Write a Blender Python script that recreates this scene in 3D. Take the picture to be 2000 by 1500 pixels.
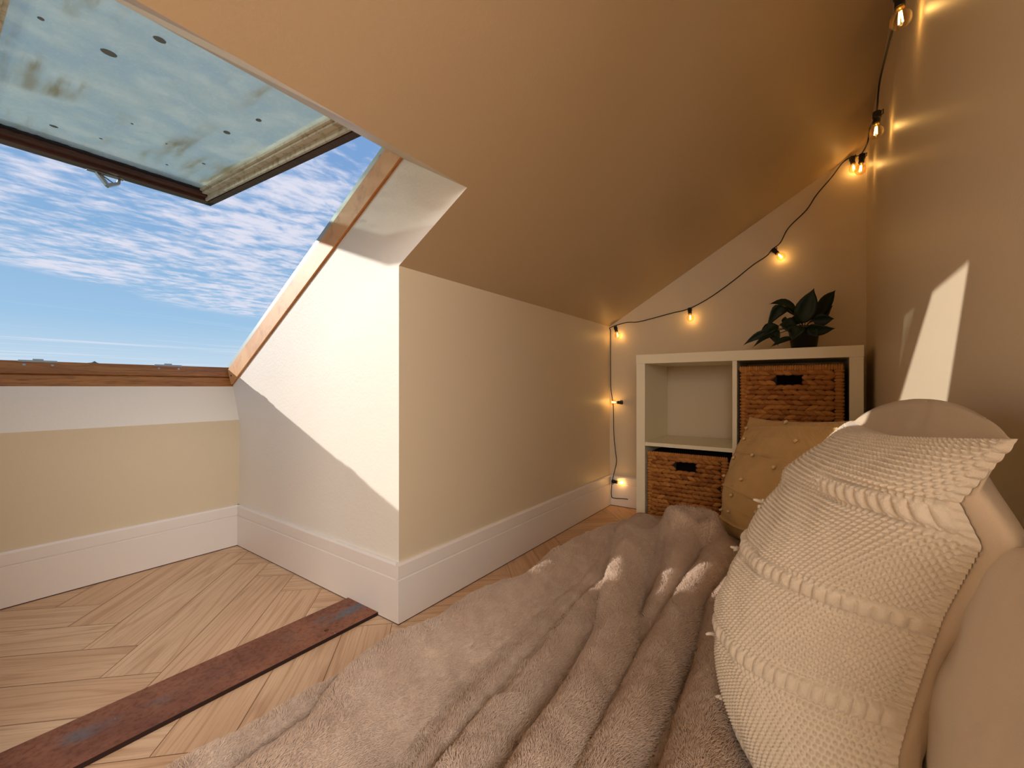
import bpy, bmesh, math, random
import numpy as np
from mathutils import Vector, Matrix
random.seed(7); rng = np.random.default_rng(11)
SC = bpy.context.scene; COL = SC.collection
for o in list(bpy.data.objects): bpy.data.objects.remove(o)

# ------------------------------------------------------------------ camera
CAM_Z = 0.63; YAW = math.radians(35.7)
cd = bpy.data.cameras.new('camera'); cam = bpy.data.objects.new('camera', cd); COL.objects.link(cam)
cam.location = (0, 0, CAM_Z); cam.rotation_euler = (math.pi/2, 0, YAW - math.pi/2)
cd.sensor_width = 36; cd.lens = 835/2000*36; cd.shift_y = 6/2000; cd.clip_start = 0.02; cd.clip_end = 400
SC.camera = cam
SC.view_settings.view_transform = 'Standard'; SC.view_settings.look = 'None'
SC.view_settings.gamma = 1; SC.view_settings.use_curve_mapping = False
SC.view_settings.exposure = 0.65

# ------------------------------------------------------------------ node helpers
class NT:
    def __init__(s, tree): s.t = tree; s.n = tree.nodes; s.l = tree.links
    def add(s, typ, **kw):
        nd = s.n.new(typ)
        for k, v in kw.items():
            if k.startswith('i_'): s.put(nd.inputs[k[2:]], v)
            else: setattr(nd, k, v)
        return nd
    def put(s, sock, v):
        if isinstance(v, bpy.types.NodeSocket): s.l.new(v, sock)
        elif isinstance(v, bpy.types.Node): s.l.new(v.outputs[0], sock)
        else: sock.default_value = v
    def m(s, op, a, b=0.0, c=0.0, clamp=False):
        nd = s.n.new('ShaderNodeMath'); nd.operation = op; nd.use_clamp = clamp
        s.put(nd.inputs[0], a); s.put(nd.inputs[1], b); s.put(nd.inputs[2], c); return nd.outputs[0]
    def mix(s, f, a, b, blend='MIX'):
        nd = s.n.new('ShaderNodeMix'); nd.data_type = 'RGBA'; nd.blend_type = blend
        s.put(nd.inputs[0], f)
        for sock, v in ((nd.inputs[6], a), (nd.inputs[7], b)):
            if isinstance(v, (tuple, list)): v = tuple(v) + (1,)*(4-len(v))
            s.put(sock, v)
        return nd.outputs[2]
    def noise(s, vec, scale, detail=3, rough=.5, dist=0, out=0):
        nd = s.n.new('ShaderNodeTexNoise')
        if vec is not None: s.l.new(vec, nd.inputs['Vector'])
        nd.inputs['Scale'].default_value = scale; nd.inputs['Detail'].default_value = detail
        nd.inputs['Roughness'].default_value = rough; nd.inputs['Distortion'].default_value = dist
        return nd.outputs[out]
    def ss(s, v, lo, hi, a=0., b=1.):
        nd = s.n.new('ShaderNodeMapRange'); nd.interpolation_type = 'SMOOTHSTEP'
        s.put(nd.inputs[0], v); nd.inputs[1].default_value = lo; nd.inputs[2].default_value = hi
        nd.inputs[3].default_value = a; nd.inputs[4].default_value = b; return nd.outputs[0]
    def scale(s, vec, sc, rot=(0, 0, 0)):
        nd = s.n.new('ShaderNodeMapping'); s.l.new(vec, nd.inputs[0])
        nd.inputs['Scale'].default_value = sc; nd.inputs['Rotation'].default_value = rot; return nd.outputs[0]
def srgb(r, g, b):
    f = lambda c: (c/255/12.92) if c/255 <= .04045 else ((c/255+.055)/1.055)**2.4
    return (f(r), f(g), f(b), 1)
def mat(name, color=(.8, .8, .8, 1), rough=.6, metal=0., build=None, spec=.5, sheen=0.):
    m = bpy.data.materials.new(name); m.use_nodes = True
    n = NT(m.node_tree); bs = m.node_tree.nodes['Principled BSDF']
    bs.inputs['Base Color'].default_value = color; bs.inputs['Roughness'].default_value = rough
    bs.inputs['Metallic'].default_value = metal; bs.inputs['Specular IOR Level'].default_value = spec
    if sheen: bs.inputs['Sheen Weight'].default_value = sheen; bs.inputs['Sheen Roughness'].default_value = .5
    n.bs = bs
    if build: build(n)
    return m
def bump(n, h, strength, dist=.001):
    b = n.add('ShaderNodeBump'); b.inputs['Strength'].default_value = strength
    b.inputs['Distance'].default_value = dist; n.put(b.inputs['Height'], h)
    n.l.new(b.outputs[0], n.bs.inputs['Normal'])

YBK = -2.5
# ------------------------------------------------------------------ sky and sun
SUN = Vector((.61, -1, -.382)).normalized()
w = bpy.data.worlds.new('sky'); SC.world = w; w.use_nodes = True
n = NT(w.node_tree); bg = w.node_tree.nodes['Background']
tc = n.add('ShaderNodeTexCoord'); sep = n.add('ShaderNodeSeparateXYZ', i_Vector=tc.outputs['Generated'])
dz = n.m('MAXIMUM', sep.outputs[2], .02)
px = n.m('DIVIDE', sep.outputs[0], dz); py = n.m('DIVIDE', sep.outputs[1], dz)
cp = n.add('ShaderNodeCombineXYZ', i_X=px, i_Y=py, i_Z=0.)
ramp = n.add('ShaderNodeValToRGB', i_Fac=sep.outputs[2]); cr = ramp.color_ramp
cr.elements[0].position = 0; cr.elements[0].color = srgb(196, 212, 226)
cr.elements[1].position = 1; cr.elements[1].color = srgb(104, 140, 196)
for p, c in ((.05, srgb(184, 208, 228)), (.12, srgb(154, 192, 224)), (.25, srgb(134, 174, 214)), (.42, srgb(122, 160, 208))):
    e = cr.elements.new(p); e.color = c
edge = n.m('SUBTRACT', n.m('SUBTRACT', py, n.m('MULTIPLY', px, .6)), 5.0)
big = n.noise(cp.outputs[0], .45, 3, .5)
edgen = n.m('ADD', edge, n.m('MULTIPLY', n.m('SUBTRACT', big, .5), 2.2))
band = n.ss(edgen, .35, -.35)
vec = n.scale(cp.outputs[0], (1.5, 2.2, 1), (0, 0, math.radians(20)))
puff = n.noise(vec, 4.2, 5, .6, .25)
med = n.noise(cp.outputs[0], 1.1, 2, .5)
cov = n.m('ADD', puff, n.m('MULTIPLY', n.m('SUBTRACT', med, .5), .75))
cl = n.m('MULTIPLY', n.ss(cov, .34, .72), band)
vec2 = n.scale(cp.outputs[0], (.22, 1.1, 1), (0, 0, math.radians(-32)))
streak = n.m('MULTIPLY', n.ss(n.noise(vec2, .8, 5, .6, .3), .5, .72), n.ss(sep.outputs[2], .16, .04))
c1 = n.mix(n.m('MULTIPLY', cl, .92), ramp.outputs[0], srgb(222, 222, 236))
c2 = n.mix(n.m('MULTIPLY', streak, .7), c1, srgb(226, 230, 238))
n.put(bg.inputs[0], c2); bg.inputs[1].default_value = .68
sl = bpy.data.lights.new('sun', 'SUN'); sun = bpy.data.objects.new('sun', sl); COL.objects.link(sun)
sl.energy = 2.3; sl.angle = math.radians(.6); sl.color = (1, .95, .88)
sun.rotation_euler = SUN.to_track_quat('-Z', 'Y').to_euler(); sun.location = (-2, 4, 3)
# added fill light behind the camera, with no window modelled there
al = bpy.data.lights.new('rear_fill_light', 'AREA'); ao = bpy.data.objects.new('rear_fill_light', al); COL.objects.link(ao)
al.shape = 'RECTANGLE'; al.size = 1.5; al.size_y = 1.1; al.energy = 29; al.color = (1, .97, .92)
ao.location = (-2.93, -1.1, 1.45); ao.rotation_euler = (math.pi/2, 0, -math.pi/2)

# another added fill, brightening the recess from the unseen side of the room
a2 = bpy.data.lights.new('opposite_fill_light', 'AREA'); ao2 = bpy.data.objects.new('opposite_fill_light', a2); COL.objects.link(ao2)
a2.shape = 'RECTANGLE'; a2.size = 1.9; a2.size_y = 1.0; a2.energy = 45; a2.color = (.95, .98, 1)
ao2.location = (-.80, YBK+.42, 2.15); ao2.rotation_euler = Vector((.12, .80, -.60)).to_track_quat('-Z', 'Y').to_euler()

# ------------------------------------------------------------------ object helpers
def link(name, me, m=None, parent=None, smooth=False):
    o = bpy.data.objects.new(name, me); COL.objects.link(o)
    if m is not None:
        for mm in (m if isinstance(m, (list, tuple)) else [m]): me.materials.append(mm)
    if parent is not None: o.parent = parent
    if smooth: me.polygons.foreach_set('use_smooth', [True]*len(me.polygons))
    return o
def mesh(name, vs, fs, m=None, parent=None, smooth=False):
    me = bpy.data.meshes.new(name); me.from_pydata([tuple(v) for v in vs], [], fs); me.update()
    return link(name, me, m, parent, smooth)
def bmo(name, bm, m=None, parent=None, smooth=False, bev=0, seg=2):
    bmesh.ops.recalc_face_normals(bm, faces=bm.faces)
    me = bpy.data.meshes.new(name); bm.to_mesh(me); bm.free()
    o = link(name, me, m, parent, smooth)
    if bev:
        md = o.modifiers.new('bevel', 'BEVEL'); md.width = bev; md.segments = seg; md.limit_method = 'ANGLE'
    return o
def box(bm, x0, x1, y0, y1, z0, z1):
    v = [bm.verts.new((x, y, z)) for x in (x0, x1) for y in (y0, y1) for z in (z0, z1)]
    for f in ((0, 1, 3, 2), (4, 6, 7, 5), (0, 4, 5, 1), (2, 3, 7, 6), (0, 2, 6, 4), (1, 5, 7, 3)): bm.faces.new([v[i] for i in f])
def boxo(name, b, m, parent=None, bev=0):
    bm = bmesh.new(); box(bm, *b); return bmo(name, bm, m, parent, bev=bev)
def prismX(bm, prof, x0, x1):
    a = [bm.verts.new((x0, y, z)) for y, z in prof]; b = [bm.verts.new((x1, y, z)) for y, z in prof]
    k = len(prof); bm.faces.new(a); bm.faces.new(b[::-1])
    for i in range(k): bm.faces.new([a[i], b[i], b[(i+1) % k], a[(i+1) % k]])
def lathe(bm, prof, org=(0, 0, 0), axis=(0, 0, 1), seg=20, cap0=True, cap1=True):
    q = Vector((0, 0, 1)).rotation_difference(Vector(axis).normalized()); o = Vector(org); R = []
    for r, z in prof:
        R.append([bm.verts.new(o + q @ Vector((r*math.cos(2*math.pi*i/seg), r*math.sin(2*math.pi*i/seg), z))) for i in range(seg)])
    for a, b in zip(R, R[1:]):
        for i in range(seg): bm.faces.new([a[i], a[(i+1) % seg], b[(i+1) % seg], b[i]])
    if cap0: bm.faces.new(R[0][::-1])
    if cap1: bm.faces.new(R[-1])
def tube(bm, pts, r, seg=8):
    pts = [Vector(p) for p in pts]; R = []
    prev = None
    for i, p in enumerate(pts):
        t = (pts[min(i+1, len(pts)-1)] - pts[max(i-1, 0)]).normalized()
        if prev is None: u = t.orthogonal().normalized()
        else: u = (prev - t*prev.dot(t)).normalized()
        prev = u; v = t.cross(u); rr = r[i] if isinstance(r, (list, tuple)) else r
        R.append([bm.verts.new(p + (u*math.cos(2*math.pi*k/seg) + v*math.sin(2*math.pi*k/seg))*rr) for k in range(seg)])
    for a, b in zip(R, R[1:]):
        for k in range(seg): bm.faces.new([a[k], a[(k+1) % seg], b[(k+1) % seg], b[k]])
    bm.faces.new(R[0][::-1]); bm.faces.new(R[-1])
def spline(pts, k=8):
    P = [Vector(p) for p in pts]; P = [P[0]*2-P[1]] + P + [P[-1]*2-P[-2]]; out = []
    for i in range(1, len(P)-2):
        for j in range(k):
            t = j/k; a, b, c, d = P[i-1], P[i], P[i+1], P[i+2]
            out.append(.5*((2*b) + (c-a)*t + (2*a-5*b+4*c-d)*t*t + (3*b-a-3*c+d)*t**3))
    out.append(P[-2]); return out
def empty(name, loc=(0, 0, 0)):
    o = bpy.data.objects.new(name, None); COL.objects.link(o); o.location = loc; o.empty_display_size = .05; return o
def tag(o, label, cat, group=None, kind=None):
    o['label'] = label; o['category'] = cat
    if group: o['group'] = group
    if kind: o['kind'] = kind
    return o
def struct(o, label=None):
    o['kind'] = 'structure'
    if label: o['label'] = label
    return o
def adopt(ch, root):      # parent keeping world coordinates
    ch.parent = root; ch.matrix_parent_inverse = Matrix.Translation(-root.location)
def shift(o, off):
    o.data.transform(Matrix.Translation(-Vector(off)))

F = Vector((math.cos(YAW), math.sin(YAW), 0)); Rt = Vector((math.sin(YAW), -math.cos(YAW), 0))
def ray(x, y): return F + Rt*((x-1000)/835) + Vector((0, 0, (756-y)/835))
def onX(x, y, X): r = ray(x, y); return Vector((0, 0, CAM_Z)) + r*(X/r.x)
def onY(x, y, Y): r = ray(x, y); return Vector((0, 0, CAM_Z)) + r*(Y/r.y)
def onZ(x, y, Z): r = ray(x, y); return Vector((0, 0, CAM_Z)) + r*((Z-CAM_Z)/r.z)

# ------------------------------------------------------------------ dimensions
XE = 2.172      # end wall
YK = .914       # knee wall
KH = .955       # knee wall height
TN = .588       # ceiling slope
YR = -.15       # right wall
XR = .753; XL = .015     # window recess sides
YA = 1.888      # wall under the window
YH, ZH = .671, KH + (YK-.671)*TN
TH = math.radians(29.8); WY, WZ = 1.945, .636
XB = -3.0; YB = -2.5; XP = .30
def ceilz(y): return KH + (YK-y)*TN

# ------------------------------------------------------------------ materials
def paint(bump_s, sc=180, sat=0):
    def f(n):
        g = n.add('ShaderNodeNewGeometry'); a = n.noise(g.outputs['Position'], sc, 3, .6)
        b = n.noise(g.outputs['Position'], 22, 2, .5)
        bump(n, n.m('ADD', a, n.m('MULTIPLY', b, .8)), bump_s, .0012)
    return f
M = {}
M['wall'] = mat('cream_wall_paint', srgb(222, 204, 175), .42, build=paint(.22), spec=.5)
M['ceil'] = mat('cream_ceiling_paint', srgb(206, 184, 150), .5, build=paint(.18), spec=.4)
M['white'] = mat('white_plaster', srgb(238, 230, 218), .55, build=paint(.55, 120), spec=.35)
M['trim'] = mat('white_satin_trim', srgb(238, 228, 220), .32, build=paint(.04), spec=.5)
M['trimline'] = mat('trim_gap', srgb(70, 48, 36), .8)

def woodfloor(n):
    uv = n.add('ShaderNodeUVMap', uv_map='uv').outputs[0]
    at = n.add('ShaderNodeAttribute', attribute_name='plank').outputs['Fac']
    cmb = n.add('ShaderNodeVectorMath', operation='ADD')
    n.put(cmb.inputs[0], uv); cc = n.add('ShaderNodeCombineXYZ'); n.put(cc.inputs[0], n.m('MULTIPLY', at, 37.)); n.put(cc.inputs[1], n.m('MULTIPLY', at, 91.)); n.put(cmb.inputs[1], cc)
    v = cmb.outputs[0]
    g1 = n.noise(n.scale(v, (1.0, 7, 1)), 2.6, 4, .55, .8)
    ring = n.m('FRACT', n.m('MULTIPLY', n.noise(n.scale(v, (.55, 7.5, 1)), 1.5, 2, .45, .5), 9.))
    rg = n.m('ABSOLUTE', n.m('SUBTRACT', ring, .5))
    g2 = n.noise(n.scale(v, (6, 240, 1)), 1.0, 3, .6)
    base = n.mix(at, srgb(220, 180, 142), srgb(232, 198, 162))
    c = n.mix(n.ss(g1, .35, .7, 0, .5), base, srgb(200, 158, 122))
    c = n.mix(n.ss(rg, .30, .5, 0, .5), c, srgb(184, 140, 104))
    c = n.mix(n.ss(g2, .45, .75, 0, .40), c, srgb(172, 124, 86))
    n.put(n.bs.inputs['Base Color'], c)
    bump(n, g2, .12, .0006)
M['floor'] = mat('oak_herringbone', rough=.48, build=woodfloor, spec=.35)
M['floorgap'] = mat('floor_joint', srgb(168, 124, 86), .8)

def wood(c0, c1, c2, sc, rgh=.5):
    def f(n):
        tcn = n.add('ShaderNodeTexCoord').outputs['Object']
        v = n.scale(tcn, sc)
        g = n.noise(v, 5, 5, .6, 1.0); h = n.noise(v, 22, 4, .6, .4)
        c = n.mix(n.ss(g, .35, .65), c0, c1); c = n.mix(n.ss(h, .48, .72, 0, .75), c, c2)
        n.put(n.bs.inputs['Base Color'], c); bump(n, h, .2, .0008)
    return f
M['jamb'] = mat('pine_jamb_wood', rough=.5, build=wood(srgb(226, 170, 108), srgb(212, 148, 84), srgb(186, 116, 58), (9, .9, .9)))
M['sill'] = mat('orange_stained_pine', rough=.42, build=wood(srgb(178, 120, 60), srgb(154, 96, 44), srgb(100, 58, 24), (.9, 12, 12)))
M['sash'] = mat('dark_brown_stained_pine', rough=.45, build=wood(srgb(104, 62, 42), srgb(84, 48, 32), srgb(58, 32, 22), (1, 6, 12)))
M['clad'] = mat('pale_grey_cladding', srgb(168, 176, 174), .4, .3)
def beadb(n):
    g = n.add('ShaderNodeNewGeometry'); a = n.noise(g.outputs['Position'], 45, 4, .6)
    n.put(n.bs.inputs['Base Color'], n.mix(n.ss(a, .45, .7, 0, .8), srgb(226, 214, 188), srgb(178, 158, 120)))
M['bead'] = mat('sunlit_pale_wood', rough=.6, build=beadb)  # sunlight on the beads is put into their pale wood colour
M['rubber'] = mat('black_rubber', srgb(26, 28, 28), .7)
M['steel'] = mat('zinc_steel', srgb(176, 176, 178), .3, .9)

def glassf(n):
    nt = n.t; out = nt.nodes['Material Output']; tcn = n.add('ShaderNodeTexCoord').outputs['Object']
    haze = n.noise(tcn, 6, 5, .65); fine = n.noise(tcn, 60, 4, .7)
    run = n.noise(n.scale(tcn, (20, 2.2, 1)), 1, 4, .6)
    st = n.noise(tcn, 3.2, 2, .5)
    stain = n.m('MULTIPLY', n.ss(run, .50, .72), n.ss(st, .46, .62))
    gr = n.m('ADD', n.m('MULTIPLY', n.ss(haze, .3, .8), .20), n.m('MULTIPLY', n.ss(fine, .5, .75), .12))
    gr = n.m('ADD', n.m('ADD', gr, .31), n.m('MULTIPLY', stain, .40), clamp=True)
    col = n.mix(stain, srgb(240, 248, 234), srgb(186, 168, 122))
    tr = n.add('ShaderNodeBsdfTransparent'); tr.inputs[0].default_value = (.92, .98, .92, 1)
    di = n.add('ShaderNodeBsdfDiffuse', i_Color=col); tl = n.add('ShaderNodeBsdfTranslucent', i_Color=col)
    gl = n.add('ShaderNodeBsdfGlossy'); gl.inputs['Roughness'].default_value = .03
    mm = n.add('ShaderNodeMixShader'); mm.inputs[0].default_value = .6; n.l.new(di.outputs[0], mm.inputs[1]); n.l.new(tl.outputs[0], mm.inputs[2])
    m1 = n.add('ShaderNodeMixShader', i_Fac=gr); n.l.new(tr.outputs[0], m1.inputs[1]); n.l.new(mm.outputs[0], m1.inputs[2])
    fr = n.add('ShaderNodeFresnel'); fr.inputs[0].default_value = 1.35
    m2 = n.add('ShaderNodeMixShader', i_Fac=n.m('MULTIPLY', fr.outputs[0], .5)); n.l.new(m1.outputs[0], m2.inputs[1]); n.l.new(gl.outputs[0], m2.inputs[2])
    n.l.new(m2.outputs[0], out.inputs[0])
M['pane'] = mat('dirty_glass', build=glassf)
M['spot'] = mat('grime_spot', srgb(120, 128, 126), .8)

def rust(n):
    p = n.add('ShaderNodeTexCoord').outputs['Object']
    a = n.noise(p, 9, 6, .65, .4); b = n.noise(p, 90, 4, .7); s = n.noise(n.scale(p, (5, 30, 1)), 1, 5, .65, .8)
    c = n.mix(n.ss(a, .3, .7), srgb(124, 74, 54), srgb(156, 100, 72)); c = n.mix(n.ss(b, .45, .75, 0, .5), c, srgb(72, 42, 36))
    sy = n.add('ShaderNodeSeparateXYZ', i_Vector=p)
    mid = n.ss(n.m('ABSOLUTE', n.m('SUBTRACT', sy.outputs[1], .008)), .045, .004)
    wx = n.noise(n.scale(p, (3.2, .5, 1)), 1.7, 2, .5)
    c = n.mix(n.m('MULTIPLY', n.m('MULTIPLY', mid, n.ss(s, .42, .62)), n.ss(wx, .44, .60, 0, .95), clamp=True), c, srgb(104, 112, 120))
    sc = n.noise(n.scale(p, (60, 22, 1), (0, 0, .6)), 1, 2, .4, .5)
    c = n.mix(n.ss(sc, .76, .80, 0, .8), c, srgb(188, 168, 152))
    n.put(n.bs.inputs['Base Color'], c); n.put(n.bs.inputs['Metallic'], .35)
    n.put(n.bs.inputs['Roughness'], n.ss(b, .3, .7, .36, .6)); bump(n, b, .25, .001)
M['rust'] = mat('rusty_steel', build=rust)
M['rustedge'] = mat('dark_rusty_edge', srgb(46, 26, 20), .6, .3)
M['shelf'] = mat('white_shelf_laminate', srgb(250, 238, 208), .38, spec=.45)
def bask(n):
    at = n.add('ShaderNodeAttribute', attribute_name='strand').outputs['Fac']
    p = n.add('ShaderNodeTexCoord').outputs['Object']; f = n.noise(n.scale(p, (60, 60, 420)), 1, 3, .6)
    c = n.mix(at, srgb(150, 88, 34), srgb(206, 142, 72)); c = n.mix(n.ss(f, .45, .75, 0, .5), c, srgb(112, 62, 24))
    n.put(n.bs.inputs['Base Color'], c); bump(n, f, .3, .001)
M['basket'] = mat('water_hyacinth', rough=.5, build=bask, spec=.35)
M['bframe'] = mat('dark_basket_core', srgb(34, 22, 14), .8)
def leafb(n):
    at = n.add('ShaderNodeTexCoord').outputs['Object']; f = n.noise(at, 40, 3, .6)
    n.put(n.bs.inputs['Base Color'], n.mix(f, srgb(16, 30, 14), srgb(26, 46, 22)))
M['leaf'] = mat('dark_leaf', rough=.45, build=leafb, spec=.3)
M['stem'] = mat('dark_stem', srgb(30, 34, 18), .6)
M['pot'] = mat('black_pot', srgb(14, 14, 15), .5)
M['soil'] = mat('soil', srgb(24, 18, 14), .95)
M['cable'] = mat('black_cable', srgb(22, 16, 14), .5)
M['socket'] = mat('black_socket', srgb(15, 14, 14), .45)
def bulbf(n):
    out = n.t.nodes['Material Output']
    tr = n.add('ShaderNodeBsdfTransparent'); tr.inputs[0].default_value = (1, .86, .60, 1)
    gl = n.add('ShaderNodeBsdfGlossy'); gl.inputs['Roughness'].default_value = .05
    lw = n.add('ShaderNodeLayerWeight'); lw.inputs[0].default_value = .35
    m1 = n.add('ShaderNodeMixShader', i_Fac=n.m('MULTIPLY', lw.outputs[1], .55, clamp=True)); n.l.new(tr.outputs[0], m1.inputs[1]); n.l.new(gl.outputs[0], m1.inputs[2])
    n.l.new(m1.outputs[0], out.inputs[0])
M['bulb'] = mat('amber_bulb_glass', build=bulbf)
def filf(n):
    out = n.t.nodes['Material Output']; e = n.add('ShaderNodeEmission'); e.inputs[0].default_value = (1, .72, .28, 1); e.inputs[1].default_value = 9
    n.l.new(e.outputs[0], out.inputs[0])
M['fil'] = mat('glowing_filament', build=filf)
M['brass'] = mat('brass_cap', srgb(196, 156, 84), .3, .9)
def cloth(ca, cb, sc, bs=.4, wv=900):
    def f(n):
        p = n.add('ShaderNodeTexCoord').outputs['Object']; a = n.noise(p, sc, 4, .6)
        n.put(n.bs.inputs['Base Color'], n.mix(a, ca, cb)); b = n.noise(p, wv, 2, .5)
        bump(n, n.m('ADD', b, n.m('MULTIPLY', n.noise(p, 14, 3, .5), .6)), bs, .0012)
    return f
M['knit'] = mat('oatmeal_knit', rough=.9, build=cloth(srgb(226, 213, 194), srgb(214, 199, 178), 30, .5, 700), spec=.15, sheen=.25)
M['plain'] = mat('beige_cotton', rough=.9, build=cloth(srgb(212, 192, 166), srgb(204, 184, 158), 12, .35, 1100), spec=.15, sheen=.15)
M['tan'] = mat('tan_cushion_cotton', rough=.9, build=cloth(srgb(224, 186, 128), srgb(210, 172, 114), 20, .5, 900), spec=.15, sheen=.2)
M['nub'] = mat('cream_nub_yarn', rough=.9, build=cloth(srgb(240, 212, 164), srgb(230, 200, 150), 20), spec=.15)
M['sheet'] = mat('pinkish_beige_sheet', rough=.9, build=cloth(srgb(206, 178, 154), srgb(196, 168, 144), 8, .3), spec=.15)
def furb(n):
    p = n.add('ShaderNodeTexCoord').outputs['Object']; a = n.noise(p, 9, 4, .65, .4); b = n.noise(p, 55, 4, .7)
    c = n.mix(n.ss(a, .3, .7), srgb(194, 167, 146), srgb(212, 188, 168)); c = n.mix(n.ss(b, .45, .8, 0, .25), c, srgb(172, 142, 122))
    n.put(n.bs.inputs['Base Color'], c)
M['fur'] = mat('beige_plush_fur', rough=.85, build=furb, spec=.15, sheen=.4)
M['grass'] = mat('field_grass', srgb(96, 112, 66), .9)
M['bark'] = mat('tree_bark', srgb(84, 66, 50), .9)
M['foliage'] = mat('far_tree_foliage', srgb(92, 84, 58), .9)
M['tile'] = mat('slate_roof', srgb(90, 88, 88), .7)

# ------------------------------------------------------------------ room shell
# floor: herringbone boards as raised faces over a joint-coloured base
Wp, Lp = .120, .60
vs, fs, uvs, pk = [], [], [], []
def clip_ok(pts): return any(-1.2 < p[0] < 2.3 and -.3 < p[1] < 2.0 for p in pts)
c45 = math.cos(math.pi/4)
gapw = .0008
nL = int(round(Lp/Wp))
for i in range(-30, 40):
    for j in range(-12, 14):
        for kind in (0, 1):
            # classic herringbone lattice in the rotated frame
            ox = i*Wp + j*Lp; oy = i*Wp - j*Lp
            if kind == 0: x0, y0, x1, y1 = ox, oy, ox+Lp, oy+Wp
            else: x0, y0, x1, y1 = ox, oy+Wp, ox+Wp, oy+Wp+Lp
            g = gapw; q = [(x0+g, y0+g), (x1-g, y0+g), (x1-g, y1-g), (x0+g, y1-g)]
            pts = [(c45*(a-b)+.315, c45*(a+b)-.008) for a, b in q]
            if not clip_ok(pts): continue
            r = random.random(); k = len(vs)
            vs += [(a, b, 0) for a, b in pts]; fs.append((k, k+1, k+2, k+3)); pk += [r]*4
            if kind == 0: uvs += [(0, 0), (Lp, 0), (Lp, Wp), (0, Wp)]
            else: uvs += [(0, 0), (0, Wp), (Lp, Wp), (Lp, 0)]
k = len(vs); vs += [(XB, YB, -.0015), (XE+.1, YB, -.0015), (XE+.1, YA+.1, -.0015), (XB, YA+.1, -.0015)]; fs.append((k, k+1, k+2, k+3)); uvs += [(0, 0)]*4; pk += [.5]*4
fl = mesh('floor', vs, fs, [M['floor'], M['floorgap']])
fl.data.polygons[-1].material_index = 1
ul = fl.data.uv_layers.new(name='uv'); ul.data.foreach_set('uv', [c for u in uvs for c in u])
at = fl.data.attributes.new('plank', 'FLOAT', 'POINT'); at.data.foreach_set('value', pk)
struct(fl)

# sloping ceiling with the window opening cut out
def cz(x, y): return (x, y, ceilz(y))
rects = [(XB, XL, YR, YK), (XR, XE, YR, YK), (XL, XR, YR, YH), (XB, XP, YB, YR)]
vs, fs = [], []
for x0, x1, y0, y1 in rects:
    k = len(vs); vs += [cz(x0, y0), cz(x1, y0), cz(x1, y1), cz(x0, y1)]; fs.append((k, k+1, k+2, k+3))
struct(mesh('ceiling', vs, fs, M['ceil']))
def quad(name, pts, m, lab=None): return struct(mesh(name, pts, [tuple(range(len(pts)))], m), lab)
quad('wall_end', [(XE, YR, 0), (XE, YK, 0), (XE, YK, KH), (XE, YR, ceilz(YR))], M['wall'])
quad('wall_right', [(XP, YR, 0), (XE, YR, 0), (XE, YR, ceilz(YR)), (XP, YR, ceilz(YR))], M['wall'])
quad('wall_knee', [(XR, YK, 0), (XE, YK, 0), (XE, YK, KH), (XR, YK, KH)], M['wall'])
quad('wall_knee_left', [(XB, YK, 0), (XL, YK, 0), (XL, YK, KH), (XB, YK, KH)], M['wall'])
quad('wall_partition', [(XP, YB, 0), (XP, YR, 0), (XP, YR, ceilz(YR)), (XP, YB, ceilz(YB))], M['wall'])
quad('wall_back', [(XB, YB, 0), (XB, YK, 0), (XB, YK, KH), (XB, YB, ceilz(YB))], M['wall'])
quad('wall_side', [(XB, YB, 0), (XP, YB, 0), (XP, YB, ceilz(YB)), (XB, YB, ceilz(YB))], M['wall'])
YT, ZT = .897, WZ + (WY-.897)*math.tan(TH)
for nm, X in (('wall_recess_right', XR), ('wall_recess_left', XL)):
    quad(nm, [(X, YK, 0), (X, YA, 0), (X, YA, .499), (X, WY, WZ), (X, YT, ZT), (X, YH, ZH), (X, YK, KH)], M['white'])
quad('wall_left', [(XL, YA, 0), (XR, YA, 0), (XR, YA, .499), (XL, YA, .499)], M['wall'])
quad('wall_left_upper', [(XL, YA, .499), (XR, YA, .499), (XR, WY, WZ), (XL, WY, WZ)], M['white'])
quad('trim_1', [(XL, YH, ZH), (XR, YH, ZH), (XR, YT, ZT), (XL, YT, ZT)], M['ceil'])

# baseboards: 16 cm board with a routed line
def baseboard(name, a, b, nrm, ea=0, eb=0):
    a = Vector((*a, 0)); b = Vector((*b, 0)); nr = Vector((*nrm, 0)); d = (b-a).normalized(); a = a - d*ea; b = b + d*eb
    T = .011; prof = [(0, .003), (T, .003), (T, .116), (T-.003, .118), (T-.003, .1205), (T, .1225), (T, .155), (T-.004, .161), (0, .161)]
    bm = bmesh.new()
    A = [bm.verts.new(a + nr*p + Vector((0, 0, z))) for p, z in prof]; B = [bm.verts.new(b + nr*p + Vector((0, 0, z))) for p, z in prof]
    k = len(prof); bm.faces.new(A); bm.faces.new(B[::-1])
    for i in range(k): bm.faces.new([A[i], B[i], B[(i+1) % k], A[(i+1) % k]])
    o = struct(bmo(name, bm, M['trim'])); return o
baseboard('baseboard_left', (XL, YA), (XR, YA), (0, -1))
baseboard('baseboard_recess', (XR, YK), (XR, YA), (-1, 0))
baseboard('baseboard_knee', (XR, YK), (XE, YK), (0, -1), ea=.011)
baseboard('baseboard_end', (XE, YR), (XE, YK), (-1, 0))
baseboard('baseboard_right', (XP, YR), (XE, YR), (0, 1))
baseboard('baseboard_recess_left', (XL, YK), (XL, YA), (1, 0))
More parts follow.
